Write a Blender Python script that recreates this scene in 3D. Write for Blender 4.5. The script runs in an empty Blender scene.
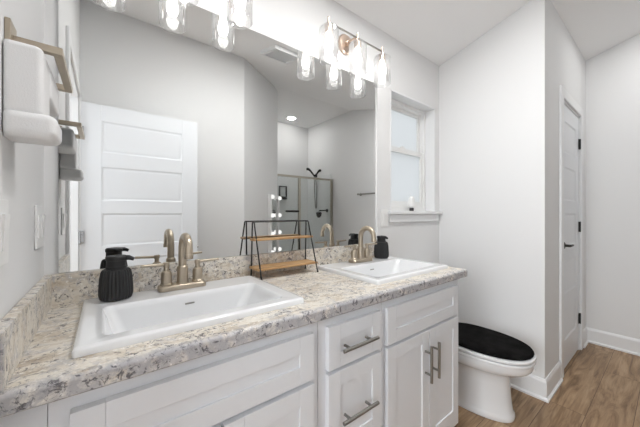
import bpy, bmesh, math, random
from mathutils import Vector, Matrix
random.seed(4)
PI = math.pi
S = bpy.context.scene
C = S.collection

# ------------------------------------------------------------------ camera, sky, light, exposure
cam = bpy.data.cameras.new('camera'); camo = bpy.data.objects.new('camera', cam); C.objects.link(camo)
cam.sensor_width = 36; cam.lens = 276.53 / 640 * 36; cam.clip_start = .01
camo.location = (.1597, -1.2227, 1.1958)
camo.rotation_euler = (PI / 2, 0, .9081 - PI / 2)
S.camera = camo
S.view_settings.view_transform = 'Standard'; S.view_settings.look = 'None'
S.view_settings.gamma = 1; S.view_settings.use_curve_mapping = False
S.view_settings.exposure = 0.21
S.cycles.max_bounces = 14; S.cycles.diffuse_bounces = 8; S.cycles.glossy_bounces = 6
S.cycles.transparent_max_bounces = 16
S.cycles.caustics_reflective = False; S.cycles.caustics_refractive = False
S.cycles.sample_clamp_indirect = 6

BULB = 14.0          # radiance of the vanity bulbs
DOWN = 105.0          # radiance of the recessed downlights
FILL = 156.0          # radiance of the unseen downlights added as fill over vanity and passage
BEDROOM_FILL = 96.0       # area lamp added in the bedroom as fill daylight, watts
w = bpy.data.worlds.new('sky'); S.world = w; w.use_nodes = True
bg = w.node_tree.nodes['Background']; bg.inputs[0].default_value = (.95, .975, 1.0, 1); bg.inputs[1].default_value = .85

def area(name, loc, rot, sx, sy, power, col=(1, 1, 1)):
    l = bpy.data.lights.new(name, 'AREA'); l.shape = 'RECTANGLE'; l.size = sx; l.size_y = sy
    l.energy = power; l.color = col
    o = bpy.data.objects.new(name, l); o.location = loc; o.rotation_euler = rot; C.objects.link(o); return o
area('bedroom_fill_lamp', (-2.3, -1.1, 1.45), (0, -PI / 2, 0), 1.7, 1.9, BEDROOM_FILL, (.90, .95, 1.0))  # added fill lamp out of view; no window is built there

# ------------------------------------------------------------------ materials
def nt(name):
    m = bpy.data.materials.new(name); m.use_nodes = True
    t = m.node_tree; return m, t, t.nodes['Principled BSDF']
def lin(c):
    return tuple(((v / 255) / 12.92 if v / 255 <= .04045 else ((v / 255 + .055) / 1.055) ** 2.4) for v in c)
def plain(name, col, rough=.5, metal=0, bump=0, bscale=200, spec=.5, coat=0, vary=0):
    m, t, b = nt(name)
    b.inputs['Base Color'].default_value = (*col, 1); b.inputs['Roughness'].default_value = rough
    b.inputs['Metallic'].default_value = metal; b.inputs['Specular IOR Level'].default_value = spec
    b.inputs['Coat Weight'].default_value = coat
    tc = t.nodes.new('ShaderNodeTexCoord')
    n = t.nodes.new('ShaderNodeTexNoise'); n.inputs['Scale'].default_value = bscale; n.inputs['Detail'].default_value = 3
    t.links.new(tc.outputs['Object'], n.inputs['Vector'])
    if bump:
        bp = t.nodes.new('ShaderNodeBump'); bp.inputs['Strength'].default_value = bump; bp.inputs['Distance'].default_value = .002
        t.links.new(n.outputs['Fac'], bp.inputs['Height']); t.links.new(bp.outputs['Normal'], b.inputs['Normal'])
    if vary:
        mr = t.nodes.new('ShaderNodeMapRange'); mr.inputs['To Min'].default_value = max(0, rough - vary); mr.inputs['To Max'].default_value = rough + vary
        t.links.new(n.outputs['Fac'], mr.inputs['Value']); t.links.new(mr.outputs['Result'], b.inputs['Roughness'])
    return m
def ramp(t, stops):
    r = t.nodes.new('ShaderNodeValToRGB'); e = r.color_ramp.elements
    while len(e) < len(stops): e.new(.5)
    for el, (p, c) in zip(e, stops): el.position = p; el.color = (*c, 1)
    return r
def mix(t, fac, a, b, blend='MIX'):
    n = t.nodes.new('ShaderNodeMix'); n.data_type = 'RGBA'; n.blend_type = blend
    for s, v in ((0, fac), (6, a), (7, b)):
        if hasattr(v, 'links') or hasattr(v, 'is_linked'): t.links.new(v, n.inputs[s])
        else: n.inputs[s].default_value = v if s == 0 else (*v, 1)
    return n.outputs[2]
def noise(t, vec, scale, detail=4, rough=.55, dist=0):
    n = t.nodes.new('ShaderNodeTexNoise'); n.inputs['Scale'].default_value = scale; n.inputs['Detail'].default_value = detail
    n.inputs['Roughness'].default_value = rough; n.inputs['Distortion'].default_value = dist
    t.links.new(vec, n.inputs['Vector']); return n.outputs['Fac']
def mapped(t, scale=(1, 1, 1), rot=(0, 0, 0)):
    tc = t.nodes.new('ShaderNodeTexCoord'); mp = t.nodes.new('ShaderNodeMapping')
    mp.inputs['Scale'].default_value = scale; mp.inputs['Rotation'].default_value = rot
    t.links.new(tc.outputs['Object'], mp.inputs['Vector']); return mp.outputs['Vector']

M = {}
M['wall'] = plain('wall_paint', (.755, .757, .757), .85, bump=.12, bscale=140, spec=.2)
M['ceiling'] = plain('ceiling_paint', (.89, .89, .89), .9, bump=.2, bscale=90, spec=.1)
M['trim'] = plain('white_trim_paint', (.78, .785, .79), .4, bump=.03, bscale=60)
M['door'] = plain('white_door_paint', (.75, .765, .79), .4, bump=.03, bscale=60)
M['cabinet'] = plain('white_cabinet_paint', (.72, .735, .76), .35, bump=.03, bscale=80)
M['ceramic'] = plain('white_ceramic', (.79, .80, .81), .08, coat=.4, vary=.03, bscale=8)
M['bronze'] = plain('champagne_bronze', (.47, .405, .32), .38, 1, vary=.06, bscale=60)
M['pinkbronze'] = plain('brushed_rose_bronze', (.56, .45, .37), .32, 1, vary=.06, bscale=60)
M['nickel'] = plain('dark_brushed_nickel', (.30, .29, .27), .33, 1, vary=.06, bscale=90)
M['railmetal'] = plain('satin_shower_metal', (.46, .43, .37), .35, 1, vary=.06, bscale=90)
M['chrome'] = plain('satin_chrome', (.55, .56, .57), .25, 1, vary=.05, bscale=60)
M['black'] = plain('matte_black', (.012, .012, .013), .55, bump=.1, bscale=150)
M['blackmetal'] = plain('black_metal', (.022, .021, .02), .45, .4, bump=.05)
M['plastic'] = plain('white_plastic', (.80, .80, .79), .35, vary=.05, bscale=30)
M['towel'] = plain('white_terry', (.82, .82, .82), .95, bump=.35, bscale=420, spec=.1)
M['gap'] = plain('dark_gap', (.03, .028, .025), .9, bump=.05)
M['rubber'] = plain('dark_lens', (.05, .05, .05), .6, bump=.05)

# plush black lid cover
m, t, b = nt('black_plush'); v = mapped(t)
n1 = noise(t, v, 260, 4, .7); n2 = noise(t, v, 14, 3)
r = ramp(t, [(.3, (.004, .004, .004)), (.75, (.016, .015, .015))]); t.links.new(n2, r.inputs[0]); t.links.new(r.outputs[0], b.inputs['Base Color'])
b.inputs['Roughness'].default_value = 1; b.inputs['Specular IOR Level'].default_value = .05
bp = t.nodes.new('ShaderNodeBump'); bp.inputs['Strength'].default_value = 1; bp.inputs['Distance'].default_value = .004
t.links.new(n1, bp.inputs['Height']); t.links.new(bp.outputs['Normal'], b.inputs['Normal']); M['plush'] = m

# mirror
m, t, b = nt('mirror_silver'); b.inputs['Base Color'].default_value = (.83, .84, .835, 1); b.inputs['Metallic'].default_value = 1; b.inputs['Roughness'].default_value = 0.0; M['mirror'] = m

# clear thin glass
def thin_glass(name, tint, refl, haze=0):
    m = bpy.data.materials.new(name); m.use_nodes = True; t = m.node_tree; t.nodes.clear()
    o = t.nodes.new('ShaderNodeOutputMaterial'); tr = t.nodes.new('ShaderNodeBsdfTransparent'); gl = t.nodes.new('ShaderNodeBsdfGlossy')
    tr.inputs[0].default_value = (*tint, 1); gl.inputs['Roughness'].default_value = .03
    lw = t.nodes.new('ShaderNodeLayerWeight'); lw.inputs[0].default_value = refl
    mx = t.nodes.new('ShaderNodeMixShader')
    t.links.new(lw.outputs['Facing'], mx.inputs[0]); t.links.new(tr.outputs[0], mx.inputs[1]); t.links.new(gl.outputs[0], mx.inputs[2])
    out = mx.outputs[0]
    if haze:                                   # seeds in the glass scatter a little light
        tl = t.nodes.new('ShaderNodeBsdfTranslucent'); m2 = t.nodes.new('ShaderNodeMixShader'); m2.inputs[0].default_value = haze
        t.links.new(out, m2.inputs[1]); t.links.new(tl.outputs[0], m2.inputs[2]); out = m2.outputs[0]
    t.links.new(out, o.inputs[0]); return m
M['shade'] = thin_glass('clear_shade_glass', (.97, .97, .97), .26, .055)
M['showerglass'] = thin_glass('shower_glass', (.95, .962, .958), .12)

# frosted window glass
m = bpy.data.materials.new('frosted_glass'); m.use_nodes = True; t = m.node_tree; t.nodes.clear()
o = t.nodes.new('ShaderNodeOutputMaterial'); tl = t.nodes.new('ShaderNodeBsdfTranslucent'); tl.inputs[0].default_value = (.90, .915, .92, 1)
gl = t.nodes.new('ShaderNodeBsdfGlossy'); gl.inputs['Roughness'].default_value = .25
vv = mapped(t); nz = noise(t, vv, 300, 2); bp = t.nodes.new('ShaderNodeBump'); bp.inputs['Strength'].default_value = .3; bp.inputs['Distance'].default_value = .001
t.links.new(nz, bp.inputs['Height']); t.links.new(bp.outputs[0], gl.inputs['Normal'])
mx = t.nodes.new('ShaderNodeMixShader'); mx.inputs[0].default_value = .05
t.links.new(tl.outputs[0], mx.inputs[1]); t.links.new(gl.outputs[0], mx.inputs[2]); t.links.new(mx.outputs[0], o.inputs[0]); M['frosted'] = m

def emit(name, col, s):
    m = bpy.data.materials.new(name); m.use_nodes = True; t = m.node_tree; t.nodes.clear()
    o = t.nodes.new('ShaderNodeOutputMaterial'); e = t.nodes.new('ShaderNodeEmission'); e.inputs[0].default_value = (*col, 1); e.inputs[1].default_value = s
    t.links.new(e.outputs[0], o.inputs[0]); return m
M['bulb'] = emit('glowing_bulb', (1, .98, .955), BULB)
M['downlight'] = emit('glowing_downlight', (1, .98, .96), DOWN)
M['fill_light'] = emit('glowing_fill_downlight', (1, .99, .98), FILL)
M['dim_fill_light'] = emit('glowing_dim_fill_downlight', (1, .99, .98), FILL * .6)
M['smallbulb'] = emit('dim_round_bulb', (1, .98, .95), 1.1)

# granite look laminate
m, t, b = nt('granite_laminate')
v = mapped(t, (1, 1, 1)); vs = mapped(t, (5, 15, 9), (0, 0, .45))
base = ramp(t, [(.30, lin((160, 142, 121))), (.42, lin((203, 192, 175))), (.52, lin((226, 220, 209))), (.75, lin((216, 212, 205)))])
t.links.new(noise(t, vs, 1.5, 9, .72, .9), base.inputs[0])
sep = t.nodes.new('ShaderNodeSeparateXYZ'); t.links.new(v, sep.inputs[0])       # front-edge shade painted into the colour, as greying and denser dark mottles
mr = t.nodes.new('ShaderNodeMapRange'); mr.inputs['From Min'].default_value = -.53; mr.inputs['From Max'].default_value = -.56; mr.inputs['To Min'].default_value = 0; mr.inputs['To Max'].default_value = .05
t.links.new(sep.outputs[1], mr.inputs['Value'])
def edge_shade(n):
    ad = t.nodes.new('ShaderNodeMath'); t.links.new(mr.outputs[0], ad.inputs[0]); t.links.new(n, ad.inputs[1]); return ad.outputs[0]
grey = ramp(t, [(.50, (0, 0, 0)), (.62, (.9, .9, .9))]); t.links.new(edge_shade(noise(t, v, 24, 7, .72, .6)), grey.inputs[0])
c1 = mix(t, grey.outputs[0], base.outputs[0], lin((186, 184, 184)))
brown = ramp(t, [(.58, (0, 0, 0)), (.63, (.75, .75, .75))]); t.links.new(noise(t, vs, 6.0, 8, .78, .8), brown.inputs[0])
c2 = mix(t, brown.outputs[0], c1, lin((134, 117, 101)))
dark = ramp(t, [(.535, (0, 0, 0)), (.575, (1, 1, 1))]); t.links.new(noise(t, v, 64, 7, .78, .6), dark.inputs[0])
msk = ramp(t, [(.43, (0, 0, 0)), (.54, (1, 1, 1))]); t.links.new(edge_shade(noise(t, v, 15, 6, .7, .4)), msk.inputs[0])
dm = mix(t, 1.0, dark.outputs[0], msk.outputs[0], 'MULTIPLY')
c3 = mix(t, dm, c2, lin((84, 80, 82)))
lt = ramp(t, [(.56, (0, 0, 0)), (.63, (.8, .8, .8))]); t.links.new(noise(t, v, 80, 5, .7), lt.inputs[0])
c4 = mix(t, lt.outputs[0], c3, lin((240, 237, 232)))
edge = t.nodes.new('ShaderNodeMapRange'); edge.inputs['From Min'].default_value = -.542; edge.inputs['From Max'].default_value = -.560  # more painted shade on the front edge: grey tone, then dark mottles
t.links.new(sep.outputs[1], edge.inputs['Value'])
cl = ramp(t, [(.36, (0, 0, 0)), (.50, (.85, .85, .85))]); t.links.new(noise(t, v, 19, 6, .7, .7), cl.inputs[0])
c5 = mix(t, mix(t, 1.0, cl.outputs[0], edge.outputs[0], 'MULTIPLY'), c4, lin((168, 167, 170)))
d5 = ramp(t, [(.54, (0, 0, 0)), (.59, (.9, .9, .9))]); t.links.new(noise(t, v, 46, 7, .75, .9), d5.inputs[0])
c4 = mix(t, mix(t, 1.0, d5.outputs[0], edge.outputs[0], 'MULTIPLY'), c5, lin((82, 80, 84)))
t.links.new(c4, b.inputs['Base Color']); b.inputs['Roughness'].default_value = .32; b.inputs['Specular IOR Level'].default_value = .35; M['granite'] = m

# vinyl planks, running along x
m, t, b = nt('oak_vinyl_planks')
v = mapped(t)
br = t.nodes.new('ShaderNodeTexBrick'); t.links.new(v, br.inputs['Vector'])
br.inputs['Scale'].default_value = 1; br.inputs['Brick Width'].default_value = 1.2; br.inputs['Row Height'].default_value = .18
br.inputs['Mortar Size'].default_value = .0012; br.inputs['Mortar Smooth'].default_value = .2; br.offset = .37
br.inputs['Color1'].default_value = (0, 0, 0, 1); br.inputs['Color2'].default_value = (1, 1, 1, 1)
vs = mapped(t, (1.4, 11, 1)); addv = t.nodes.new('ShaderNodeVectorMath'); addv.operation = 'ADD'
sc = t.nodes.new('ShaderNodeVectorMath'); sc.operation = 'SCALE'; sc.inputs['Scale'].default_value = 7
t.links.new(br.outputs['Color'], sc.inputs[0]); t.links.new(vs, addv.inputs[0]); t.links.new(sc.outputs[0], addv.inputs[1])
g1 = noise(t, addv.outputs[0], 1.7, 8, .62, 1.6)
wood = ramp(t, [(.28, lin((112, 88, 64))), (.46, lin((152, 124, 95))), (.60, lin((176, 148, 117))), (.78, lin((194, 170, 140)))])
t.links.new(g1, wood.inputs[0])
vf = mapped(t, (3, 90, 1)); fine = ramp(t, [(.3, (.80, .80, .80)), (.7, (1, 1, 1))]); t.links.new(noise(t, vf, 1.5, 4), fine.inputs[0])
c1 = mix(t, 1.0, wood.outputs[0], fine.outputs[0], 'MULTIPLY')
tone = ramp(t, [(0, (.84, .83, .82)), (1, (1.06, 1.05, 1.03))]); t.links.new(br.outputs['Color'], tone.inputs[0])
c2 = mix(t, 1.0, c1, tone.outputs[0], 'MULTIPLY')
c3 = mix(t, br.outputs['Fac'], c2, lin((70, 52, 38)))
t.links.new(c3, b.inputs['Base Color']); b.inputs['Roughness'].default_value = .42; b.inputs['Specular IOR Level'].default_value = .35; M['floor'] = m

# light wood of the rack
m, t, b = nt('rack_wood'); vs = mapped(t, (4, 60, 30))
r = ramp(t, [(.3, lin((150, 112, 72))), (.55, lin((190, 152, 106))), (.8, lin((208, 174, 130)))]); t.links.new(noise(t, vs, 1.3, 5, .6, .8), r.inputs[0])
t.links.new(r.outputs[0], b.inputs['Base Color']); b.inputs['Roughness'].default_value = .5; M['wood'] = m
# white shower surround with faint tile joints
m, t, b = nt('shower_surround'); v = mapped(t)
b.inputs['Base Color'].default_value = (.78, .79, .79, 1); b.inputs['Roughness'].default_value = .2; M['surround'] = m

# ------------------------------------------------------------------ mesh helpers (all take world coordinates)
def nb(): return bmesh.new()
def box(bm, x0, x1, y0, y1, z0, z1, bev=0, seg=2):
    if x0 > x1: x0, x1 = x1, x0
    if y0 > y1: y0, y1 = y1, y0
    if z0 > z1: z0, z1 = z1, z0
    vs = [bm.verts.new((x, y, z)) for z in (z0, z1) for y in (y0, y1) for x in (x0, x1)]
    f = [bm.faces.new([vs[i] for i in q]) for q in ((0, 2, 3, 1), (4, 5, 7, 6), (0, 1, 5, 4), (2, 6, 7, 3), (0, 4, 6, 2), (1, 3, 7, 5))]
    if bev:
        es = {e for q in f for e in q.edges}
        bmesh.ops.bevel(bm, geom=list(es), offset=bev, segments=seg, profile=.5, affect='EDGES')
def prism(bm, pts, axis, a, b):
    """polygon extruded along an axis; pts are the two other coordinates in x,y,z order"""
    def P(p, k):
        return {'x': (k, p[0], p[1]), 'y': (p[0], k, p[1]), 'z': (p[0], p[1], k)}[axis]
    A = [bm.verts.new(P(p, a)) for p in pts]; B = [bm.verts.new(P(p, b)) for p in pts]
    n = len(pts); bm.faces.new(A[::-1]); bm.faces.new(B)
    for i in range(n): bm.faces.new((A[i], A[(i + 1) % n], B[(i + 1) % n], B[i]))
def loft(bm, rings, cap0=True, cap1=True, closed=False):
    R = [[bm.verts.new(p) for p in r] for r in rings]; n = len(R[0])
    pairs = list(zip(R, R[1:])) + ([(R[-1], R[0])] if closed else [])
    for A, B in pairs:
        for i in range(n): bm.faces.new((A[i], A[(i + 1) % n], B[(i + 1) % n], B[i]))
    if not closed:
        if cap0: bm.faces.new(R[0][::-1])
        if cap1: bm.faces.new(R[-1])
def lathe(bm, prof, o, axis='z', n=32, cap0=True, cap1=True, flute=0, nfl=0):
    rings = []
    for r, h in prof:
        ring = []
        for i in range(n):
            a = 2 * PI * i / n; q = r * (1 + (flute * math.cos(nfl * a) if flute else 0))
            c, s = q * math.cos(a), q * math.sin(a)
            ring.append({'z': (o[0] + c, o[1] + s, o[2] + h), 'y': (o[0] + c, o[1] + h, o[2] + s), 'x': (o[0] + h, o[1] + c, o[2] + s)}[axis])
        rings.append(ring)
    loft(bm, rings, cap0, cap1)
def tube(bm, pts, r, n=12, square=False, cap=True):
    pts = [Vector(p) for p in pts]; rings = []; up = None
    rs = r if isinstance(r, (list, tuple)) else [r] * len(pts)
    for i, p in enumerate(pts):
        d = (pts[min(i + 1, len(pts) - 1)] - pts[max(i - 1, 0)]).normalized()
        if up is None:
            up = Vector((0, 0, 1)) if abs(d.z) < .9 else Vector((0, 1, 0))
        u = (up - d * up.dot(d)).normalized(); s = d.cross(u); up = u
        if square:
            k = 1
            if 0 < i < len(pts) - 1:
                a = (pts[i] - pts[i - 1]).angle(pts[i + 1] - pts[i]); k = 1
            rings.append([p + u * rs[i] * a_ + s * rs[i] * b_ for a_, b_ in ((1, 1), (1, -1), (-1, -1), (-1, 1))])
        else:
            rings.append([p + u * rs[i] * math.cos(2 * PI * j / n) + s * rs[i] * math.sin(2 * PI * j / n) for j in range(n)])
    loft(bm, rings, cap, cap)
def rrect(x0, x1, y0, y1, r, z, k=6):
    out = []
    for cx, cy, a0 in ((x1 - r, y1 - r, 0), (x0 + r, y1 - r, PI / 2), (x0 + r, y0 + r, PI), (x1 - r, y0 + r, 1.5 * PI)):
        for i in range(k + 1):
            a = a0 + PI / 2 * i / k; out.append((cx + r * math.cos(a), cy + r * math.sin(a), z))
    return out
def wpos(o):
    p = Vector((0, 0, 0))
    while o is not None: p += Vector(o.location); o = o.parent
    return p
def obj(name, bm, mat, parent=None, smooth=35):
    bmesh.ops.recalc_face_normals(bm, faces=bm.faces[:])
    me = bpy.data.meshes.new(name)
    if parent is not None: bmesh.ops.translate(bm, verts=bm.verts[:], vec=-wpos(parent))
    bm.to_mesh(me); bm.free()
    me.materials.append(M[mat])
    if smooth:
        for p in me.polygons: p.use_smooth = True
        me.set_sharp_from_angle(angle=math.radians(smooth))
    o = bpy.data.objects.new(name, me); C.objects.link(o)
    if smooth:
        wn = o.modifiers.new('weighted', 'WEIGHTED_NORMAL'); wn.keep_sharp = True; wn.weight = 80
    if parent is not None: o.parent = parent
    return o
def thing(name, label, cat, loc=(0, 0, 0), group=None):
    o = bpy.data.objects.new(name, None); C.objects.link(o); o.location = loc; o.empty_display_size = .05
    tag(o, label, cat, group); return o
def tag(o, label, cat, group=None):
    o['label'] = label; o['category'] = cat
    if group: o['group'] = group
    return o
def struct(name, bm, mat, parent=None, smooth=35):
    o = obj(name, bm, mat, parent, smooth); o['kind'] = 'structure'; return o
def sroot(name, loc=(0, 0, 0)):
    o = bpy.data.objects.new(name, None); C.objects.link(o); o.location = loc; o['kind'] = 'structure'; return o
def dup(root, loc, label, rotz=None):
    r = root.copy(); C.objects.link(r); r.location = loc; r['label'] = label
    if rotz is not None: r.rotation_euler = (0, 0, rotz)
    for ch in list(root.children):
        c = ch.copy(); C.objects.link(c); c.parent = r
        for g in list(ch.children):
            d = g.copy(); C.objects.link(d); d.parent = c
    return r

# ------------------------------------------------------------------ room shell
XL, XT, XR, YC = .01, 2.39, 3.72, -.711
YB, DX, DY, YS = -1.65, 2.27, -2.56, -3.79
H0, SL = 2.44, .265
YF = -2.415; HF = H0 + SL * 2.415
bm = nb(); box(bm, -2.7, 3.9, -3.95, .2, -.1, 0); struct('floor', bm, 'floor', smooth=0)
bm = nb(); prism(bm, [(.2, H0 - SL * .2), (YF, HF), (-3.95, HF), (-3.95, HF + .12), (YF, HF + .12), (.2, H0 + .12)], 'x', -.11, 3.9)
struct('ceiling', bm, 'ceiling', smooth=0)
WX0, WX1, WZ0, WZ1 = 1.735, 2.326, 1.19, 2.07
T = 3.12
bm = nb()
box(bm, -.11, WX0, 0, .16, 0, 2.6); box(bm, WX1, 3.84, 0, .16, 0, 2.6)
box(bm, WX0, WX1, 0, .16, 0, WZ0); box(bm, WX0, WX1, 0, .16, WZ1, 2.6)
struct('wall_vanity', bm, 'wall', smooth=0)
DY0, DY1, DH = -.69, -1.488, 2.06          # entry doorway in the left wall
bm = nb()
box(bm, -.11, XL, 0, DY0, 0, T); box(bm, -.11, XL, DY1, -1.77, 0, T); box(bm, -.11, XL, DY0, DY1, DH, T)
struct('wall_left', bm, 'wall', smooth=0)
bm = nb(); prism(bm, [(XL, YB), (1.354, YB), (DX, DY), (DX, -3.95), (DX - .12, -3.95), (DX - .12, DY - .05), (1.304, YB - .12), (XL, YB - .12)], 'z', 0, T)
struct('wall_back', bm, 'wall', smooth=0)
bm = nb(); box(bm, DX, 3.84, YS, YS - .12, 0, T); struct('wall_shower', bm, 'wall', smooth=0)
bm = nb(); box(bm, XR, XR + .12, -.59, YS, 0, T); struct('wall_right', bm, 'wall', smooth=0)
CX0, CX1, CH = 2.815, 3.445, 2.045       # closet doorway
bm = nb(); box(bm, XT, XT + .12, 0, YC, 0, T); struct('wall_nook', bm, 'wall', smooth=0)
bm = nb()
box(bm, XT + .12, CX0, YC, YC + .12, 0, T); box(bm, CX1, XR, YC, YC + .12, 0, T); box(bm, CX0, CX1, YC, YC + .12, CH, T)
struct('wall_closet', bm, 'wall', smooth=0)
# bedroom beyond the entry doorway
bm = nb(); box(bm, -2.7, -2.6, -3.2, .7, 0, 2.5); box(bm, -2.6, -.11, .6, .7, 0, 2.5); box(bm, -2.6, -.11, -3.2, -3.1, 0, 2.5); box(bm, -.11, .01, -3.2, -1.77, 0, 2.5)
struct('wall_bedroom', bm, 'wall', smooth=0)
bm = nb(); box(bm, -2.7, -.11, -3.2, .7, 2.5, 2.6); struct('ceiling_bedroom', bm, 'ceiling', smooth=0)

# baseboards: board with a bevelled cap and a shoe strip
def bb_profile(h=.132, t=.014, s=.024):
    return [(0, 0), (s, 0), (s, .012), (s - .008, .020), (t, .022), (t, h - .022), (t - .004, h - .012), (t - .009, h), (0, h)]
def base_run(bm, path, left=1):
    """sweep the profile along a floor path with mitred corners; the profile grows to the given side"""
    prof = bb_profile(); n = len(path); rings = []
    for i, p in enumerate(path):
        p = Vector(p)
        ds = []
        if i > 0: ds.append((p - Vector(path[i - 1])).normalized())
        if i < n - 1: ds.append((Vector(path[i + 1]) - p).normalized())
        ns = [Vector((-d.y, d.x)) * left for d in ds]
        nn = ns[0] if len(ns) == 1 else (ns[0] + ns[1]) / (1 + ns[0].dot(ns[1]))
        rings.append([(p.x + nn.x * a, p.y + nn.y * a, z) for a, z in prof])
    loft(bm, rings)
bm = nb(); base_run(bm, [(1.64, 0), (XT, 0), (XT, YC), (2.742, YC)], -1); struct('baseboard_nook', bm, 'trim')
bm = nb(); base_run(bm, [(3.518, YC), (XR, YC), (XR, -2.92)], -1); struct('baseboard_right', bm, 'trim')
bm = nb(); base_run(bm, [(XL, YB), (1.354, YB), (DX, DY), (DX, -2.92)], 1); struct('baseboard_back', bm, 'trim')

# casings
def casing_y(bm, x0, x1, h, y, wd=.072, th=.016, dirn=-1):
    for a, b_, c, d in ((x0 - wd, x0, 0, h + wd), (x1, x1 + wd, 0, h + wd), (x0, x1, h, h + wd)):
        box(bm, a, b_, y, y + dirn * th, c, d, .004)
bm = nb(); casing_y(bm, CX0, CX1, CH, YC); struct('trim_1', bm, 'trim')
bm = nb()                                  # closet jamb
box(bm, CX0, CX0 + .012, YC, YC + .12, 0, CH); box(bm, CX1 - .012, CX1, YC, YC + .12, 0, CH); box(bm, CX0, CX1, YC, YC + .12, CH - .012, CH)
struct('trim_2', bm, 'trim', smooth=0)
bm = nb()                                  # entry doorway: casings and jamb
for a, b_, c, d in ((DY0 + .062, DY0, 0, DH + .062), (DY1, DY1 - .062, 0, DH + .062), (DY0, DY1, DH, DH + .062)):
    box(bm, XL, XL + .014, a, b_, c, d, .004)
    box(bm, -.11, -.124, a, b_, c, d, .004)
struct('trim_3', bm, 'trim')
bm = nb()
box(bm, -.11, XL, DY0, DY0 - .014, 0, DH); box(bm, -.11, XL, DY1, DY1 + .014, 0, DH); box(bm, -.11, XL, DY0, DY1, DH - .014, DH)
struct('trim_4', bm, 'trim', smooth=0)

# five panel doors, face normal along y
def panel_door(name, x0, x1, y, th, z1, stile, panels, hinges, hx, mat='door'):
    root = sroot(name, ((x0 + x1) / 2, y, 0))
    bm = nb(); z0 = .012
    rec = .0065
    box(bm, x0, x0 + stile, y - th / 2, y + th / 2, z0, z1, .002); box(bm, x1 - stile, x1, y - th / 2, y + th / 2, z0, z1, .002)
    edges = [z0] + [q for p in panels for q in p] + [z1]
    for i in range(0, len(edges), 2): box(bm, x0 + stile, x1 - stile, y - th / 2, y + th / 2, edges[i], edges[i + 1])
    for a, b_ in panels:
        box(bm, x0 + stile, x1 - stile, y - th / 2 + rec, y + th / 2 - rec, a, b_)
        for s in (-1, 1):                      # sticking bevel and raised field
            yo, yi, yf = y + s * th / 2, y + s * (th / 2 - rec), y + s * (th / 2 - .003)
            k, m_, e = 0, .012, .030
            X0, X1 = x0 + stile, x1 - stile
            def ring(o_, yy): return [(X0 + o_, yy, a + o_), (X1 - o_, yy, a + o_), (X1 - o_, yy, b_ - o_), (X0 + o_, yy, b_ - o_)]
            loft(bm, [ring(0, yo - s * .0005), ring(m_, yi - s * .0004), ring(m_ + .004, yi - s * .0004), ring(e, yf)], cap0=False)
    struct('slab', bm, mat, root)
    for z in hinges:
        bm = nb(); tube(bm, [(hx[0], hx[1], z - .045), (hx[0], hx[1], z + .045)], .007, 10)
        box(bm, hx[0] - .022, hx[0] + .022, hx[1] + .003 * hx[2], hx[1] + .006 * hx[2], z - .044, z + .044)
        h = struct('hinge', bm, hx[3], root)
    return root
pz = [(.22, .475), (.58, .835), (.943, 1.196), (1.297, 1.556), (1.664, 1.907)]
d2 = panel_door('door_2', .020, .836, -1.4947 - .0175, .035, 2.03, .125, pz, (.25, 1.02, 1.80), (.018, -1.480, -1, 'chrome'))
bm = nb(); box(bm, .8355, .8375, -1.526, -1.500, .86, .915); lathe(bm, [(.008, 0), (.008, .010), (.005, .014)], (.8365, -1.513, .887), 'x', 12); struct('latch', bm, 'nickel', d2)
d1 = panel_door('door_1', CX0 + .014, CX1 - .014, YC + .022, .035, 2.03, .105, pz, (.28, 1.08, 1.80), (CX1 - .010, YC - .004, 1, 'blackmetal'))
bm = nb()
hxp, hzp, hy = CX0 + .07, .955, YC + .0045
lathe(bm, [(.026, 0), (.026, -.008), (.020, -.012), (.010, -.014), (.010, -.045)], (hxp, hy, hzp), 'y', 20)
tube(bm, [(hxp - .008, hy - .042, hzp), (hxp + .06, hy - .044, hzp), (hxp + .105, hy - .040, hzp - .002)], [.009, .008, .006], 10)
struct('lever_handle', bm, 'blackmetal', d1)

# window: white jamb returns, sashes with frosted panes, stool and apron
win = sroot('window_1', ((WX0 + WX1) / 2, .1, WZ0))
STZ = 1.215
bm = nb()
box(bm, WX0, WX0 + .012, -.002, .16, STZ, WZ1); box(bm, WX1 - .012, WX1, -.002, .16, STZ, WZ1); box(bm, WX0, WX1, -.002, .16, WZ1 - .012, WZ1)
struct('jamb', bm, 'trim', win, 0)
ix0, ix1, iz0, iz1 = WX0 + .012, WX1 - .012, STZ, WZ1 - .012
def frame_xz(bm, x0, x1, z0, z1, y0, y1, wd, wb=None, wt=None, bev=.003):
    wb = wb or wd; wt = wt or wd
    box(bm, x0, x0 + wd, y0, y1, z0, z1, bev); box(bm, x1 - wd, x1, y0, y1, z0, z1, bev)
    box(bm, x0 + wd, x1 - wd, y0, y1, z0, z0 + wb, bev); box(bm, x0 + wd, x1 - wd, y0, y1, z1 - wt, z1, bev)
bm = nb(); frame_xz(bm, ix0, ix1, iz0, iz1, .078, .15, .028); struct('window_frame', bm, 'plastic', win)
MZ = 1.685
bm = nb(); frame_xz(bm, ix0 + .026, ix1 - .026, MZ - .022, iz1 - .026, .118, .142, .032); up_ = struct('upper_sash', bm, 'plastic', win)
bm = nb(); box(bm, ix0 + .055, ix1 - .055, .128, .132, MZ + .008, iz1 - .055); struct('window_pane', bm, 'frosted', up_, 0)
bm = nb(); frame_xz(bm, ix0 + .026, ix1 - .026, iz0 + .026, MZ + .022, .086, .116, .036, .05, .04); lo_ = struct('lower_sash', bm, 'plastic', win)
bm = nb(); box(bm, ix0 + .06, ix1 - .06, .099, .103, iz0 + .07, MZ - .016); struct('window_pane', bm, 'frosted', lo_, 0)
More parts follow.
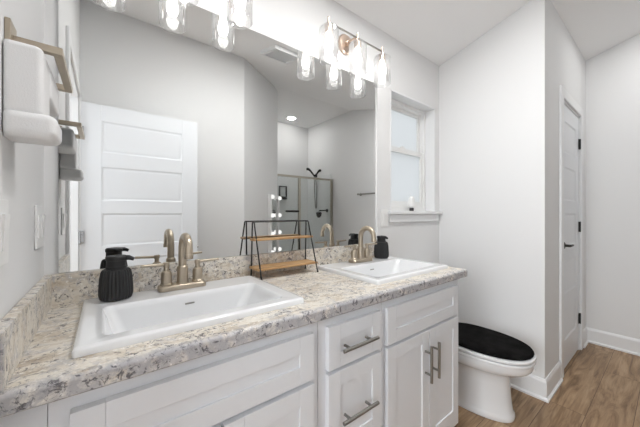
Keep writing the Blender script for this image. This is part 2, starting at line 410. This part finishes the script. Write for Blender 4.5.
bm = nb(); sx = (ix0 + ix1) / 2 - .02; box(bm, sx - .03, sx + .03, .088, .110, MZ + .022, MZ + .030, .002); lathe(bm, [(.012, 0), (.012, .008), (.006, .011)], (sx, .1, MZ + .03), 'z', 14); box(bm, sx - .004, sx + .03, .093, .101, MZ + .032, MZ + .04, .002)
struct('sash_lock', bm, 'plastic', win)
bm = nb(); box(bm, 1.70, XT - .002, -.035, 0, STZ - .026, STZ, .006); box(bm, WX0, WX1, 0, .08, STZ - .024, STZ); struct('trim_5', bm, 'trim')
bm = nb(); box(bm, 1.722, 2.352, 0, -.016, STZ - .082, STZ - .026, .004); struct('trim_6', bm, 'trim')

# ------------------------------------------------------------------ vanity cabinets
FY = -.53           # face frame
def shaker(bm, x0, x1, z0, z1, st=.052, y=FY, th=.019, rec=.0055, k=.0015):
    box(bm, x0 + st - .004, x1 - st + .004, y, y - th + rec, z0 + st - .004, z1 - st + .004)
    box(bm, x0, x0 + st, y, y - th, z0, z1, k); box(bm, x1 - st, x1, y, y - th, z0, z1, k)
    box(bm, x0 + st, x1 - st, y, y - th, z0, z0 + st, k); box(bm, x0 + st, x1 - st, y, y - th, z1 - st, z1, k)
def carcass(bm, x0, x1, top=.868):
    box(bm, x0, x1, -.012, -.512, .105, .70); box(bm, x0, x0 + .018, -.012, -.512, .70, top); box(bm, x1 - .018, x1, -.012, -.512, .70, top)
    box(bm, x0, x1, -.512, FY, .105, top - .001, .0012)
    box(bm, x0, x1, -.012, -.455, 0, .105)
def bar_pull(bm, c, ln, axis, y):
    off = .030
    d = Vector((1, 0, 0)) if axis == 'x' else Vector((0, 0, 1))
    c = Vector(c); p = Vector((c.x, y - off, c.z))
    tube(bm, [p - d * ln / 2, p + d * ln / 2], .0062, 14)
    for s in (-1, 1):
        q = p + d * s * (ln / 2 - .032); tube(bm, [(q.x, y, q.z), (q.x, y - off, q.z)], .0048, 10)
DF = FY - .019
cab = thing('sink_cabinet', 'white shaker sink cabinet under the sink with the spout beside the wall towel', 'cabinet', (.38, -.27, 0))
cab['label'] = 'wide white shaker sink cabinet under the sink in the corner, no pull visible'
bm = nb(); carcass(bm, .08, .69); obj('body', bm, 'cabinet', cab)
bm = nb(); shaker(bm, .11, .664, .692, .832); obj('false_front', bm, 'cabinet', cab)
for x0, x1, px in ((.11, .384, .352), (.390, .664, .422)):
    bm = nb(); shaker(bm, x0, x1, .165, .678); dr = obj('door', bm, 'cabinet', cab)
    bm = nb(); bar_pull(bm, (px, 0, .53), .158, 'z', DF); obj('handle', bm, 'nickel', dr)
cab = thing('drawer_cabinet', 'narrow white drawer cabinet with horizontal bar pulls, between the two sink cabinets', 'cabinet', (.845, -.27, 0))
bm = nb(); carcass(bm, .692, 1.0); obj('body', bm, 'cabinet', cab)
for z0, z1, hz in ((.692, .832, .758), (.40, .680, .528), (.165, .388, .277)):
    bm = nb(); shaker(bm, 0.722, .979, z0, z1, .05); dr = obj('drawer', bm, 'cabinet', cab)
    bm = nb(); bar_pull(bm, (.841, 0, hz), .165, 'x', DF); obj('handle', bm, 'nickel', dr)
cab = thing('sink_cabinet', 'white two-door sink cabinet with vertical bar pulls, beside the toilet', 'cabinet', (1.31, -.27, 0))
bm = nb(); carcass(bm, 1.002, 1.615); obj('body', bm, 'cabinet', cab)
bm = nb(); shaker(bm, 1.015, 1.576, .688, .832); obj('false_front', bm, 'cabinet', cab)
for x0, x1, px in ((1.015, 1.304, 1.273), (1.310, 1.576, 1.335)):
    bm = nb(); shaker(bm, x0, x1, .165, .676); dr = obj('door', bm, 'cabinet', cab)
    bm = nb(); bar_pull(bm, (px, 0, .543), .158, 'z', DF); obj('handle', bm, 'nickel', dr)
bm = nb(); box(bm, .012, .079, -.50, -.528, .105, .867); box(bm, .012, .079, -.44, -.455, 0, .105); box(bm, .012, .079, -.43, -.50, .105, .12)
tag(obj('filler_strip', bm, 'cabinet'), 'narrow white filler strip closing the gap between cabinet and side wall', 'filler')

# countertop with two cut-outs
CZ, CT = .906, .038
SK = [(.108, .672), (1.031, 1.595)]; SY0, SY1 = -.070, -.487
CY, CXE = -.562, 1.645
def top_profile(x0, x1, bm, y_in):
    z0, z1, r = CZ - CT, CZ, .010
    pts = [(y_in, z0), (CY + .004, z0), (CY, z0 + .004)]
    for i in range(5):
        a = PI / 2 * i / 4; pts.append((CY + r - r * math.cos(a), z1 - r + r * math.sin(a)))
    pts.append((y_in, z1)); prism(bm, pts, 'x', x0, x1)
ct = thing('countertop', 'beige granite-look countertop with grey veining holding both sinks', 'countertop', (.82, 0, CZ - CT))
bm = nb(); cut = .022
top_profile(XL + .001, CXE, bm, SY1 + cut)
box(bm, XL + .001, CXE, -.001, SY0 - cut, CZ - CT, CZ)
for x0, x1 in ((XL + .001, SK[0][0] + cut), (SK[0][1] - cut, SK[1][0] + cut), (SK[1][1] - cut, CXE)):
    box(bm, x0, x1, SY0 - cut, SY1 + cut, CZ - CT, CZ)
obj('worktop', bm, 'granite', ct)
bm = nb(); box(bm, XL + .001, CXE, -.001, -.020, CZ, 1.003, .003); tag(obj('backsplash', bm, 'granite'), 'long beige granite-look backsplash strip beneath the wall mirror', 'backsplash')
bm = nb(); box(bm, XL + .001, XL + .021, -.0205, -.556, CZ, 1.003, .003); tag(obj('side_splash', bm, 'granite'), 'short beige granite-look splash strip along the side wall', 'backsplash')

# wall mirror
bm = nb(); box(bm, .044, 1.591, -.0008, -.006, 1.004, 2.056); 
mir = obj('wall_mirror', bm, 'mirror', None, 0); tag(mir, 'large frameless wall mirror above the backsplash', 'mirror')
for x in (.35, 1.25):
    bm = nb(); box(bm, x - .012, x + .012, -.0062, -.009, 2.044, 2.058); obj('clip', bm, 'plastic', mir)

# ------------------------------------------------------------------ sinks
def make_sink():
    r_ = thing('drop_in_sink', 'x', 'sink', (0, 0, CZ), 'drop-in sinks set in the countertop')
    w2, y0, y1 = .282, -.2085, .2085
    def L(x0, x1, a, b_, r, z): return rrect(x0, x1, a, b_, r, CZ + z)
    rings = [L(-w2, w2, y0, y1, .008, .0004), L(-w2, w2, y0, y1, .008, .013), L(-w2 + .004, w2 - .004, y0 + .004, y1 - .004, .008, .018),
             L(-w2 + .012, w2 - .012, y0 + .012, y1 - .012, .010, .019),
   L(-.236, .236, -.166, .082, .024, .018), L(-.232, .232, -.162, .078, .026, .014), L(-.226, .222, -.156, .073, .028, .0),
             L(-.203, .174, -.142, .062, .034, -.075), L(-.186, .146, -.128, .050, .040, -.098), L(-.14, .10, -.10, .025, .04, -.106),
             L(-.02, .02, -.058, -.018, .019, -.110)]
    bm = nb(); loft(bm, rings, cap0=False)
    # underside shell
    under = [L(-w2 + .024, w2 - .024, y0 + .024, y1 - .024, .02, -.0005), L(-.236, .232, -.166, .084, .03, -.02), L(-.213, .186, -.152, .072, .04, -.08), L(-.15, .11, -.11, .035, .04, -.118)]
    loft(bm, under, cap0=False)
    obj('basin', bm, 'ceramic', r_, 50)
    bm = nb(); lathe(bm, [(.021, -.1088), (.021, -.1075), (.016, -.107), (.012, -.109)], (0, -.038, CZ), 'z', 24); obj('drain', bm, 'bronze', r_)
    bm = nb(); box(bm, -.015, .015, .0688, .0745, CZ - .018, CZ - .0125, .002); obj('overflow_slot', bm, 'nickel', r_)
    return r_
yS = (SY0 + SY1) / 2
sk = make_sink(); sk.location = (.39, yS, CZ); sk['label'] = 'white rectangular drop-in sink near the corner, black ribbed dispenser on its rim'
dup(sk, (1.313, yS, CZ), 'white rectangular drop-in sink at the toilet end of the counter')

# ------------------------------------------------------------------ faucets
RZ = CZ + .019
def make_faucet():
    r_ = thing('faucet', 'x', 'faucet', (0, 0, RZ), 'two-handle faucets')
    bm = nb(); rr = lambda i, z: rrect(-.078 + i, .078 - i, -.027 + i, .027 - i, .014, RZ + z)
    loft(bm, [rr(0, .0005), rr(0, .012), rr(.003, .017), rr(.007, .019)]); obj('base_plate', bm, 'bronze', r_)
    bm = nb(); lathe(bm, [(.021, .018), (.021, .022), (.0185, .026), (.0185, .075), (.0165, .080), (.0145, .082)], (0, 0, RZ), 'z', 28)
    pts = [(0, 0, RZ + .075), (0, 0, RZ + .142)]; R = .048
    for i in range(1, 15):
        a = PI * i / 14; pts.append((0, -R + R * math.cos(a), RZ + .142 + R * math.sin(a)))
    pts += [(0, -2 * R - .001, RZ + .125)]
    tube(bm, pts, [.0135] * (len(pts) - 4) + [.0130, .0125, .0125, .0125], 18)
    sp = obj('spout', bm, 'bronze', r_)
    bm = nb(); lathe(bm, [(.0138, 0), (.0138, .014), (.0128, .016)], (0, -2 * R - .001, RZ + .118), 'z', 20); obj('aerator', bm, 'bronze', sp)
    for s in (-1, 1):
        bm = nb(); lathe(bm, [(.020, .018), (.020, .023), (.0175, .026), (.0175, .058), (.0145, .066), (.0085, .070), (.0085, .083), (.0105, .084), (.0105, .096), (.009, .098)], (s * .052, 0, RZ), 'z', 26)
        h = obj('handle', bm, 'bronze', r_)
        bm = nb(); tube(bm, [(s * .045, 0, RZ + .090), (s * .080, -.002, RZ + .091), (s * .128, -.006, RZ + .093)], [.0058, .0052, .0048], 12); obj('lever', bm, 'bronze', h)
    return r_
fc = make_faucet(); fc.location = (.385, -.118, RZ); fc['label'] = 'champagne bronze two-handle faucet on the sink near the corner'
dup(fc, (1.303, -.132, RZ), 'champagne bronze two-handle faucet on the sink at the toilet end')

# ------------------------------------------------------------------ soap dispensers
def dispenser(loc, rad, h, head, rotz, label):
    r_ = thing('soap_dispenser', label, 'soap dispenser', loc, 'black soap dispensers on the sinks')
    x, y, z = loc
    bm = nb()
    lathe(bm, [(rad * .80, .001), (rad * .93, .004), (rad * 1.0, .016), (rad * 1.0, h * .35), (rad * .95, h * .70), (rad * .88, h * .90), (rad * .80, h * .97), (rad * .62, h)], loc, 'z', 160, flute=.030, nfl=28)
    obj('bottle', bm, 'black', r_)
    bm = nb(); q = rad * .62
    lathe(bm, [(q, h - .001), (q, h + head * .18), (q * .94, h + head * .20), (q * .94, h + head * .62), (q * 1.02, h + head * .64), (q * 1.02, h + head * .90), (q * .9, h + head)], loc, 'z', 32)
    zt = z + h + head * .80
    d = Vector((math.cos(rotz), math.sin(rotz), 0)); p = Vector((x, y, zt))
    tube(bm, [p, p + d * q * 1.25, p + d * q * 1.75 - Vector((0, 0, .006))], [.010, .008, .0055], 12)
    obj('pump', bm, 'black', r_)
    return r_
dispenser((.190, -.130, RZ), .044, .097, .040, -.25, 'squat black ribbed soap dispenser on the sink near the corner, pump spout sideways')
dispenser((1.494, -.122, RZ), .0435, .100, .034, -PI / 2, 'taller black soap dispenser beside the faucet at the toilet end')

# ------------------------------------------------------------------ A-frame rack
rk = thing('counter_rack', 'two-tier A-frame rack of black wire with wooden shelves, between the sinks', 'rack', (.84, -.085, CZ))
x0, x1, ya, yb, zt = .690, .992, -.034, -.138, 1.158
ya = -.031; ym = -.050
for x, s in ((x0, 1), (x1, -1)):
    bm = nb()
    tube(bm, [(x, ya, CZ + .001), (x + s * .002, ym + .010, zt - .006), (x + s * .002, ym + .005, zt), (x + s * .002, ym - .005, zt), (x + s * .002, ym - .010, zt - .006), (x, yb, CZ + .001)], .0034, 10)
    for yy in (ya, yb): lathe(bm, [(.0045, .0003), (.0045, .008)], (x, yy, CZ), 'z', 10)
    obj('end_frame', bm, 'blackmetal', rk)
bm = nb(); tube(bm, [(x0, ym, zt), (x1, ym, zt)], .0034, 10); obj('top_bar', bm, 'blackmetal', rk)
def yk(z, s):    # leg position at a height
    f = (z - CZ) / (zt - CZ); e = ya if s > 0 else yb
    return e + (ym + s * .010 - e) * f
for z in (CZ + .045, CZ + .172):
    bm = nb(); box(bm, x0 - .010, x1 + .010, yk(z, 1) + .001, yk(z, -1) - .001, z - .005, z + .005, .0015); obj('shelf', bm, 'wood', rk)

# ------------------------------------------------------------------ vanity lights
LZ = 2.197
def make_light():
    r_ = thing('vanity_light', 'x', 'light', (0, 0, LZ), 'three-bulb vanity lights above the mirror')
    bm = nb(); lathe(bm, [(.058, -.0008), (.058, -.014), (.052, -.020), (.030, -.022)], (0, 0, LZ + .012), 'y', 36); obj('backplate', bm, 'pinkbronze', r_)
    bm = nb(); tube(bm, [(0, -.018, LZ + .012), (0, -.07, LZ + .012), (0, -.098, LZ + .006), (0, -.11, LZ)], .0085, 12); lathe(bm, [(.016, -.02), (.016, -.034), (.010, -.038)], (0, 0, LZ + .012), 'y', 20); obj('arm', bm, 'pinkbronze', r_)
    bm = nb(); tube(bm, [(-.222, -.11, LZ), (.222, -.11, LZ)], .0052, 12); obj('bar', bm, 'nickel', r_)
    for k in (-1, 0, 1):
        x = k * .2155; o = (x, -.11, LZ)
        bm = nb()
        lathe(bm, [(.004, .028), (.0068, .026), (.0068, -.018), (.011, -.020), (.019, -.024), (.0205, -.028), (.0205, -.058), (.017, -.060)], o, 'z', 24)
        so = obj('socket', bm, 'pinkbronze', r_)
        bm = nb(); lathe(bm, [(.021, -.030), (.038, -.031), (.0480, -.035), (.0515, -.044), (.0515, -.196), (.0525, -.200), (.0513, -.202), (.0495, -.200), (.0495, -.045), (.046, -.037), (.021, -.032)], o, 'z', 40, cap0=False, cap1=False)
        obj('glass_shade', bm, 'shade', r_, 60)
        bm = nb(); lathe(bm, [(.012, -.060), (.014, -.075), (.018, -.095), (.0225, -.117), (.0225, -.132), (.018, -.146), (.010, -.154), (.003, -.157)], o, 'z', 24); obj('bulb', bm, 'bulb', so)
    return r_
vl = make_light(); vl.location = (.39, 0, LZ); vl['label'] = 'bronze vanity light with clear glass shades over the sink near the corner'
dup(vl, (1.301, 0, LZ), 'bronze vanity light with clear glass shades beside the window')

# ------------------------------------------------------------------ toilet
TX = 2.02
tl = thing('toilet', 'white elongated toilet between the vanity and the nook wall', 'toilet', (TX, -.40, 0))
def egg(yb_, yf, hw, z, n=40, sq=2.3, flat=.0):
    """closed outline: back at yb_, front at yf (negative y), half width hw"""
    out = []; yc = yb_ + (yf - yb_) * .46
    for i in range(n):
        a = 2 * PI * i / n; c, s = math.cos(a), math.sin(a)
        x = hw * math.copysign(abs(c) ** (2 / sq), c)
        e = sq if s > 0 else 2.05
        if s > 0: y = yc + (yb_ - yc) * abs(s) ** (2 / 3.0)
        else: y = yc + (yf - yc) * abs(s) ** (2 / e)
        out.append((TX + x, y, z))
    return out
bm = nb()
loft(bm, [egg(-.14, -.655, .122, .001), egg(-.14, -.658, .125, .016), egg(-.14, -.655, .122, .036), egg(-.15, -.648, .116, .043), egg(-.16, -.640, .112, .10), egg(-.16, -.632, .108, .20),
          egg(-.15, -.634, .110, .245), egg(-.14, -.650, .122, .266), egg(-.12, -.695, .152, .284), egg(-.10, -.725, .172, .302), egg(-.09, -.739, .180, .316), egg(-.08, -.745, .184, .332), egg(-.08, -.746, .184, .350), egg(-.085, -.74, .18, .354)])
obj('bowl', bm, 'ceramic', tl, 50)
bm = nb(); loft(bm, [egg(-.235, -.750, .186, .357), egg(-.23, -.753, .189, .362), egg(-.23, -.753, .189, .372), egg(-.235, -.749, .185, .376)]); obj('seat', bm, 'ceramic', tl, 50)
bm = nb(); loft(bm, [egg(-.225, -.752, .188, .380), egg(-.222, -.755, .191, .385), egg(-.222, -.754, .190, .394), egg(-.23, -.744, .181, .399)]); lid = obj('seat_lid', bm, 'ceramic', tl, 50)
for s in (-1, 1):
    bm = nb(); tube(bm, [(TX + s * .075 - .02, -.214, .384), (TX + s * .075 + .02, -.214, .384)], .013, 14); box(bm, TX + s * .075 - .02, TX + s * .075 + .02, -.226, -.200, .355, .380, .003); obj('seat_hinge', bm, 'plastic', tl)
bm = nb()
rr = lambda hx, y0_, y1_, r, z: rrect(TX - hx, TX + hx, y0_, y1_, r, z)
loft(bm, [rr(.185, -.195, -.032, .03, .356), rr(.195, -.205, -.028, .03, .38), rr(.205, -.212, -.024, .03, .72), rr(.205, -.212, -.024, .03, .725)]); obj('tank', bm, 'ceramic', tl, 50)
bm = nb(); loft(bm, [rr(.212, -.220, -.02, .03, .726), rr(.214, -.222, -.018, .03, .732), rr(.214, -.222, -.018, .03, .752), rr(.204, -.212, -.024, .03, .760)]); obj('tank_lid', bm, 'ceramic', tl, 50)
bm = nb(); lathe(bm, [(.012, 0), (.012, -.012)], (TX - .15, -.211, .67), 'y', 14); tube(bm, [(TX - .15, -.228, .67), (TX - .08, -.232, .662)], [.007, .006], 10); obj('flush_lever', bm, 'chrome', tl)
for s in (-1, 1):
    bm = nb(); lathe(bm, [(.014, .0), (.014, .008), (.010, .016), (.003, .019)], (TX + s * .108, -.30, .040), 'z', 16); obj('bolt_cap', bm, 'ceramic', tl)
bm = nb(); box(bm, TX - .009, TX + .009, -.7515, -.7555, .334, .344, .001); obj('bumper', bm, 'plastic', tl)
bm = nb(); bm2 = None
loft(bm, [egg(-.232, -.738, .176, .3995), egg(-.227, -.745, .183, .405), egg(-.227, -.745, .183, .412), egg(-.235, -.738, .176, .422), egg(-.255, -.715, .155, .428), egg(-.33, -.60, .08, .430)])
tag(obj('toilet_lid_cover', bm, 'plush'), 'black plush cover lying on the closed toilet lid', 'lid cover')

# ------------------------------------------------------------------ towel bar and towel on the left wall
tb = thing('towel_bar', 'short square bronze towel bar on the wall beside the mirror corner', 'towel bar', (XL, -.31, 1.537))
ZB, XB = 1.537, .083; q = .0078
def sqbar(bm, a, b_): box(bm, min(a[0], b_[0]) - q, max(a[0], b_[0]) + q, min(a[1], b_[1]) - q, max(a[1], b_[1]) + q, a[2] - q, a[2] + q, .0015)
for y in (-.420, -.200):
    bm = nb(); box(bm, XL + .0005, XL + .009, y - .024, y + .024, ZB - .016, ZB + .032, .0015); pp = obj('wall_plate', bm, 'bronze', tb)
    bm = nb(); sqbar(bm, (XL + .012, y, ZB), (XB, y, ZB)); obj('arm', bm, 'bronze', pp)
bm = nb(); sqbar(bm, (XB, -.420 + 2 * q, ZB), (XB, -.200 - 2 * q, ZB)); obj('rail', bm, 'bronze', tb)
bm = nb()
tw = thing('hand_towel', 'thick folded white hand towel hanging beneath the bronze towel bar', 'towel', (XL + .03, -.31, 1.345))
def soft(x1_, ya_, yb_, z0_, z1_, r): 
    rings = []
    for k in range(7):
        a = PI / 2 * k / 6; i_ = r * (1 - math.sin(a)); z = z0_ + r - r * math.cos(a)
        rings.append(rrect(XL + .001, x1_ - i_, ya_ + i_, yb_ - i_, max(.006, r * .9 - i_ * .3), z, 5))
    for k in range(7):
        a = PI / 2 * k / 6; i_ = r * (1 - math.cos(a)); z = z1_ - r + r * math.sin(a)
        rings.append(rrect(XL + .001, x1_ - i_, ya_ + i_, yb_ - i_, max(.006, r * .9 - i_ * .3), z, 5))
    loft(bm, rings)
soft(.0665, -.372, -.216, 1.445, 1.526, .014); obj('tucked_fold', bm, 'towel', tw, 60)
bm = nb(); soft(.0655, -.462, -.372, 1.386, 1.524, .012); obj('upper_fold', bm, 'towel', tw, 60)
bm = nb(); soft(.086, -.468, -.374, 1.342, 1.392, .016); obj('lower_fold', bm, 'towel', tw, 60)

# ------------------------------------------------------------------ switch plates
def plate_x(y0, y1, z0, z1, n, label):
    r_ = thing('switch_plate', label, 'light switch', (XL, (y0 + y1) / 2, (z0 + z1) / 2), 'white switch plates')
    bm = nb(); box(bm, XL + .0005, XL + .006, y0, y1, z0, z1, .002); obj('cover_plate', bm, 'plastic', r_)
    for i in range(n):
        c = y0 + (y1 - y0) * (i + .5) / n
        bm = nb(); prism(bm, [(XL + .006, (z0 + z1) / 2 - .033), (XL + .0075, (z0 + z1) / 2 - .033), (XL + .0105, (z0 + z1) / 2 + .033), (XL + .006, (z0 + z1) / 2 + .033)], 'y', c - .0165, c + .0165); obj('rocker', bm, 'plastic', r_)
plate_x(-.158, -.042, 1.098, 1.218, 2, 'white double rocker plate on the side wall close to the mirror corner')
plate_x(-.56, -.44, 1.102, 1.222, 2, 'white double rocker plate on the side wall nearest the doorway')
r_ = thing('switch_plate', 'white rocker plate between the mirror and the window', 'light switch', (1.668, 0, 1.165), 'white switch plates')
bm = nb(); box(bm, 1.632, 1.706, -.0005, -.006, 1.105, 1.225, .002); obj('cover_plate', bm, 'plastic', r_)
bm = nb(); prism(bm, [(-.006, 1.132), (-.0075, 1.132), (-.0105, 1.198), (-.006, 1.198)], 'x', 1.6525, 1.6855); obj('rocker', bm, 'plastic', r_)

# ------------------------------------------------------------------ air freshener on the window stool
af = thing('air_freshener', 'small white domed air freshener with black base on the window sill', 'air freshener', (2.045, .035, STZ))
bm = nb(); lathe(bm, [(.014, .0005), (.017, .004), (.017, .020), (.012, .026)], (2.045, .035, STZ), 'z', 20); obj('base', bm, 'rubber', af)
bm = nb(); lathe(bm, [(.013, .024), (.026, .032), (.029, .050), (.026, .085), (.018, .108), (.008, .116)], (2.045, .035, STZ), 'z', 24); obj('dome', bm, 'plastic', af)

# ------------------------------------------------------------------ shower corner (seen in the mirror)
GY = -2.95
sh = thing('shower_enclosure', 'framed glass shower enclosure reflected at the far end of the room', 'shower enclosure', (3.0, GY, 0))
bm = nb(); box(bm, DX + .001, XR - .001, GY + .05, GY - .05, .001, .10, .006); obj('curb', bm, 'surround', sh)
bm = nb(); box(bm, DX + .002, XR - .002, GY - .018, GY + .018, 1.835, 1.872, .003); obj('top_rail', bm, 'railmetal', sh)
for x in (DX + .026, 2.935, XR - .026):
    bm = nb(); box(bm, x - .024, x + .024, GY - .016, GY + .016, .101, 1.835, .002); obj('post', bm, 'railmetal', sh)
bm = nb(); box(bm, DX + .051, 2.910, GY - .004, GY + .004, .112, 1.834); pn = obj('glass_panel', bm, 'showerglass', sh, 0)
bm = nb(); tube(bm, [(2.66, GY + .004, 1.235), (2.66, GY + .055, 1.235), (2.88, GY + .055, 1.235), (2.88, GY + .004, 1.235)], .018, 12); obj('pull_bar', bm, 'blackmetal', pn)
bm = nb(); box(bm, 2.960, XR - .051, GY - .004, GY + .004, .112, 1.834); obj('glass_panel', bm, 'showerglass', sh, 0)
for nm, bb in (('wall_lining_back', (DX + .001, XR - .001, YS + .001, YS + .012, .1, 1.98)), ('wall_lining_right', (XR - .012, XR - .001, YS + .012, GY - .05, .1, 1.98)),
               ('wall_lining_left', (DX + .001, DX + .012, YS + .012, GY - .05, .1, 1.98)), ('floor_pan', (DX + .012, XR - .012, YS + .012, GY - .052, .001, .1))):
    bm = nb(); box(bm, *bb); struct(nm, bm, 'surround', smooth=0)
hs = thing('hand_shower', 'black twin-head hand shower with looped hose on the shower wall', 'shower head', (XR - .012, -3.46, 1.99))
yy = -3.46; xx = XR - .013
bm = nb(); lathe(bm, [(.030, 0), (.030, -.008), (.014, -.014), (.014, -.06)], (xx, yy, 1.99), 'x', 20); obj('wall_mount', bm, 'blackmetal', hs)
bm = nb(); tube(bm, [(xx - .05, yy, 1.985), (xx - .10, yy, 2.03), (xx - .16, yy, 2.09), (xx - .205, yy, 2.115), (xx - .24, yy, 2.115)], [.018, .017, .020, .026, .030], 14); obj('spray_head', bm, 'blackmetal', hs)
bm = nb(); tube(bm, [(xx - .05, yy, 1.985), (xx - .05, yy + .09, 2.03), (xx - .05, yy + .16, 2.085), (xx - .06, yy + .20, 2.075)], [.018, .016, .02, .028], 14); obj('fixed_head', bm, 'blackmetal', hs)
bm = nb()
tube(bm, [(xx - .05, yy, 1.97), (xx - .045, yy - .01, 1.7), (xx - .04, yy + .015, 1.36), (xx - .04, yy + .04, 1.30), (xx - .04, yy + .06, 1.36), (xx - .04, yy + .06, 1.7), (xx - .045, yy + .03, 1.96)], .011, 10); obj('hose', bm, 'nickel', hs)
sv = thing('shower_valve', 'round black valve handle on an arm from the shower wall', 'valve', (xx, -3.10, 1.25))
bm = nb(); lathe(bm, [(.035, 0), (.035, -.008), (.013, -.012), (.012, -.20)], (xx, -3.10, 1.255), 'x', 20); obj('arm', bm, 'blackmetal', sv)
bm = nb(); lathe(bm, [(.02, .03), (.058, .012), (.060, 0), (.052, -.012)], (xx - .21, -3.10, 1.20), 'z', 28)
lathe(bm, [(.056, -.012), (.062, 0), (.056, .012)], (xx - .21, -3.10, 1.175), 'y', 28); obj('handle', bm, 'blackmetal', sv)
sc_ = thing('shower_shelf', 'small black wire shelf frame on the back shower wall', 'shelf', (3.07, YS + .012, 1.62))
bm = nb(); X0, X1, Z0, Z1, Y = 2.99, 3.15, 1.535, 1.755, YS + .031
tube(bm, [(X0, Y, Z0), (X0, Y, Z1), (X1, Y, Z1), (X1, Y, Z0), (X0, Y, Z0)], .018, 8); obj('wire_frame', bm, 'blackmetal', sc_)
bm = nb(); box(bm, X0 + .02, X1 - .02, YS + .013, YS + .10, 1.485, 1.515, .004); obj('tray', bm, 'blackmetal', sc_)

# tall mirror with round bulbs on the diagonal wall
dv = Vector((DX - 1.354, DY - YB, 0)).normalized(); nv = Vector((-dv.y, dv.x, 0))
if nv.x < 0: nv = -nv
P0 = Vector((1.354, YB, 0))
def dbox(bm, s0, s1, n0, n1, z0, z1):
    vs = [P0 + dv * s + nv * n + Vector((0, 0, z)) for z in (z0, z1) for n in (n0, n1) for s in (s0, s1)]
    v_ = [bm.verts.new(p) for p in vs]
    for qd in ((0, 2, 3, 1), (4, 5, 7, 6), (0, 1, 5, 4), (2, 6, 7, 3), (0, 4, 6, 2), (1, 3, 7, 5)): bm.faces.new([v_[i] for i in qd])
e0, e1 = .80, 1.22; TOPZ = 1.46
pc = P0 + dv * 1.0
fm = thing('bulb_mirror', 'full-length mirror edged with round white bulbs against the angled wall', 'mirror', (pc.x, pc.y, 0))
bm = nb(); dbox(bm, e0, e0 + .055, .012, .05, .02, TOPZ); dbox(bm, e1 - .055, e1, .012, .05, .02, TOPZ); dbox(bm, e0 + .055, e1 - .055, .012, .05, TOPZ - .055, TOPZ); dbox(bm, e0 + .055, e1 - .055, .012, .05, .02, .075); dbox(bm, e0, e1, .004, .0119, .02, TOPZ)
obj('frame', bm, 'trim', fm, 0)
bm = nb(); dbox(bm, e0 + .055, e1 - .055, .0125, .030, .075, TOPZ - .055); obj('mirror_glass', bm, 'mirror', fm, 0)
for s in (e0 + .028, e1 - .028):
    for k in range(6):
        z = TOPZ - .035 - k * .255
        if z < .05: continue
        p = P0 + dv * s + nv * .062; p.z = z
        bm = nb(); bmesh.ops.create_uvsphere(bm, u_segments=16, v_segments=10, radius=.030, matrix=Matrix.Translation(p)); obj('bulb', bm, 'smallbulb', fm)
for a in (e0 + .03, e1 - .06):
    bm = nb(); dbox(bm, a, a + .03, .005, .05, .0005, .02); obj('foot', bm, 'trim', fm, 0)

# long towel bar on the right wall
t2 = thing('towel_bar', 'long dark towel bar on the far wall, seen in the mirror', 'towel bar', (XR, -1.89, 1.53))
bm = nb(); tube(bm, [(XR - .065, -2.20, 1.53), (XR - .065, -1.58, 1.53)], .013, 12); obj('rail', bm, 'nickel', t2)
for y in (-2.18, -1.60):
    bm = nb(); lathe(bm, [(.026, -.0005), (.026, -.010), (.012, -.014), (.012, -.055), (.017, -.057), (.017, -.082)], (XR, y, 1.53), 'x', 18); obj('post', bm, 'nickel', t2)

# shower downlight, added fill downlights and exhaust fan grille in the ceiling
def downlight(x, y, z, label, mat='downlight'):
    r_ = thing('recessed_downlight', label, 'light', (x, y, z), 'recessed ceiling lights, including added fill lights')
    bm = nb(); lathe(bm, [(.075, -.003), (.090, -.005), (.092, -.0005)], (x, y, z), 'z', 32, cap0=False, cap1=False); obj('trim_ring', bm, 'trim', r_)
    bm = nb(); lathe(bm, [(.076, -.0005), (.076, -.0035)], (x, y, z), 'z', 32); obj('lens', bm, mat, r_)
    return r_
downlight(3.08, -3.45, HF, 'glowing round recessed downlight in the ceiling over the shower')

def tilt_fill_light(x, y, label, mat='fill_light'):  # downlights added out of view to brighten the room
    r_ = downlight(x, y, H0 - SL * y, label, mat); r_.rotation_euler = (-math.atan(SL), 0, 0); return r_
tilt_fill_light(.90, -.66, 'added fill downlight in the sloped ceiling over the corner sink')
tilt_fill_light(1.43, -.66, 'added fill downlight in the sloped ceiling between vanity and toilet')
tilt_fill_light(3.2, -1.25, 'added fill downlight in the sloped ceiling by the closet door', 'dim_fill_light')

fx, fy = 1.505, -1.112; fz = H0 - SL * fy
vt = thing('ceiling_vent', 'square white louvred exhaust vent on the sloped ceiling, seen in the mirror', 'vent', (fx, fy, fz))
bm = nb(); hw = .15
def onc(x, y, d): return (x, y, H0 - SL * y - d)
for a, b_, c, d in ((-hw, -hw + .028, -hw, hw), (hw - .028, hw, -hw, hw), (-hw + .028, hw - .028, -hw, -hw + .028), (-hw + .028, hw - .028, hw - .028, hw)):
    vs = [bm.verts.new(onc(fx + X, fy + Y, D)) for D in (.0005, .035) for Y in (c, d) for X in (a, b_)]
    for qd in ((0, 2, 3, 1), (4, 5, 7, 6), (0, 1, 5, 4), (2, 6, 7, 3), (0, 4, 6, 2), (1, 3, 7, 5)): bm.faces.new([vs[i] for i in qd])
obj('frame', bm, 'trim', vt, 0)
bm = nb()
for k in range(9):
    c = -hw + .036 + k * (2 * hw - .072) / 8
    vs = [bm.verts.new(onc(fx + X, fy + Y, D)) for D in (.004, .022) for Y in (c - .006, c + .006) for X in (-hw + .028, hw - .028)]
    for qd in ((0, 2, 3, 1), (4, 5, 7, 6), (0, 1, 5, 4), (2, 6, 7, 3), (0, 4, 6, 2), (1, 3, 7, 5)): bm.faces.new([vs[i] for i in qd])
obj('louvres', bm, 'trim', vt, 0)
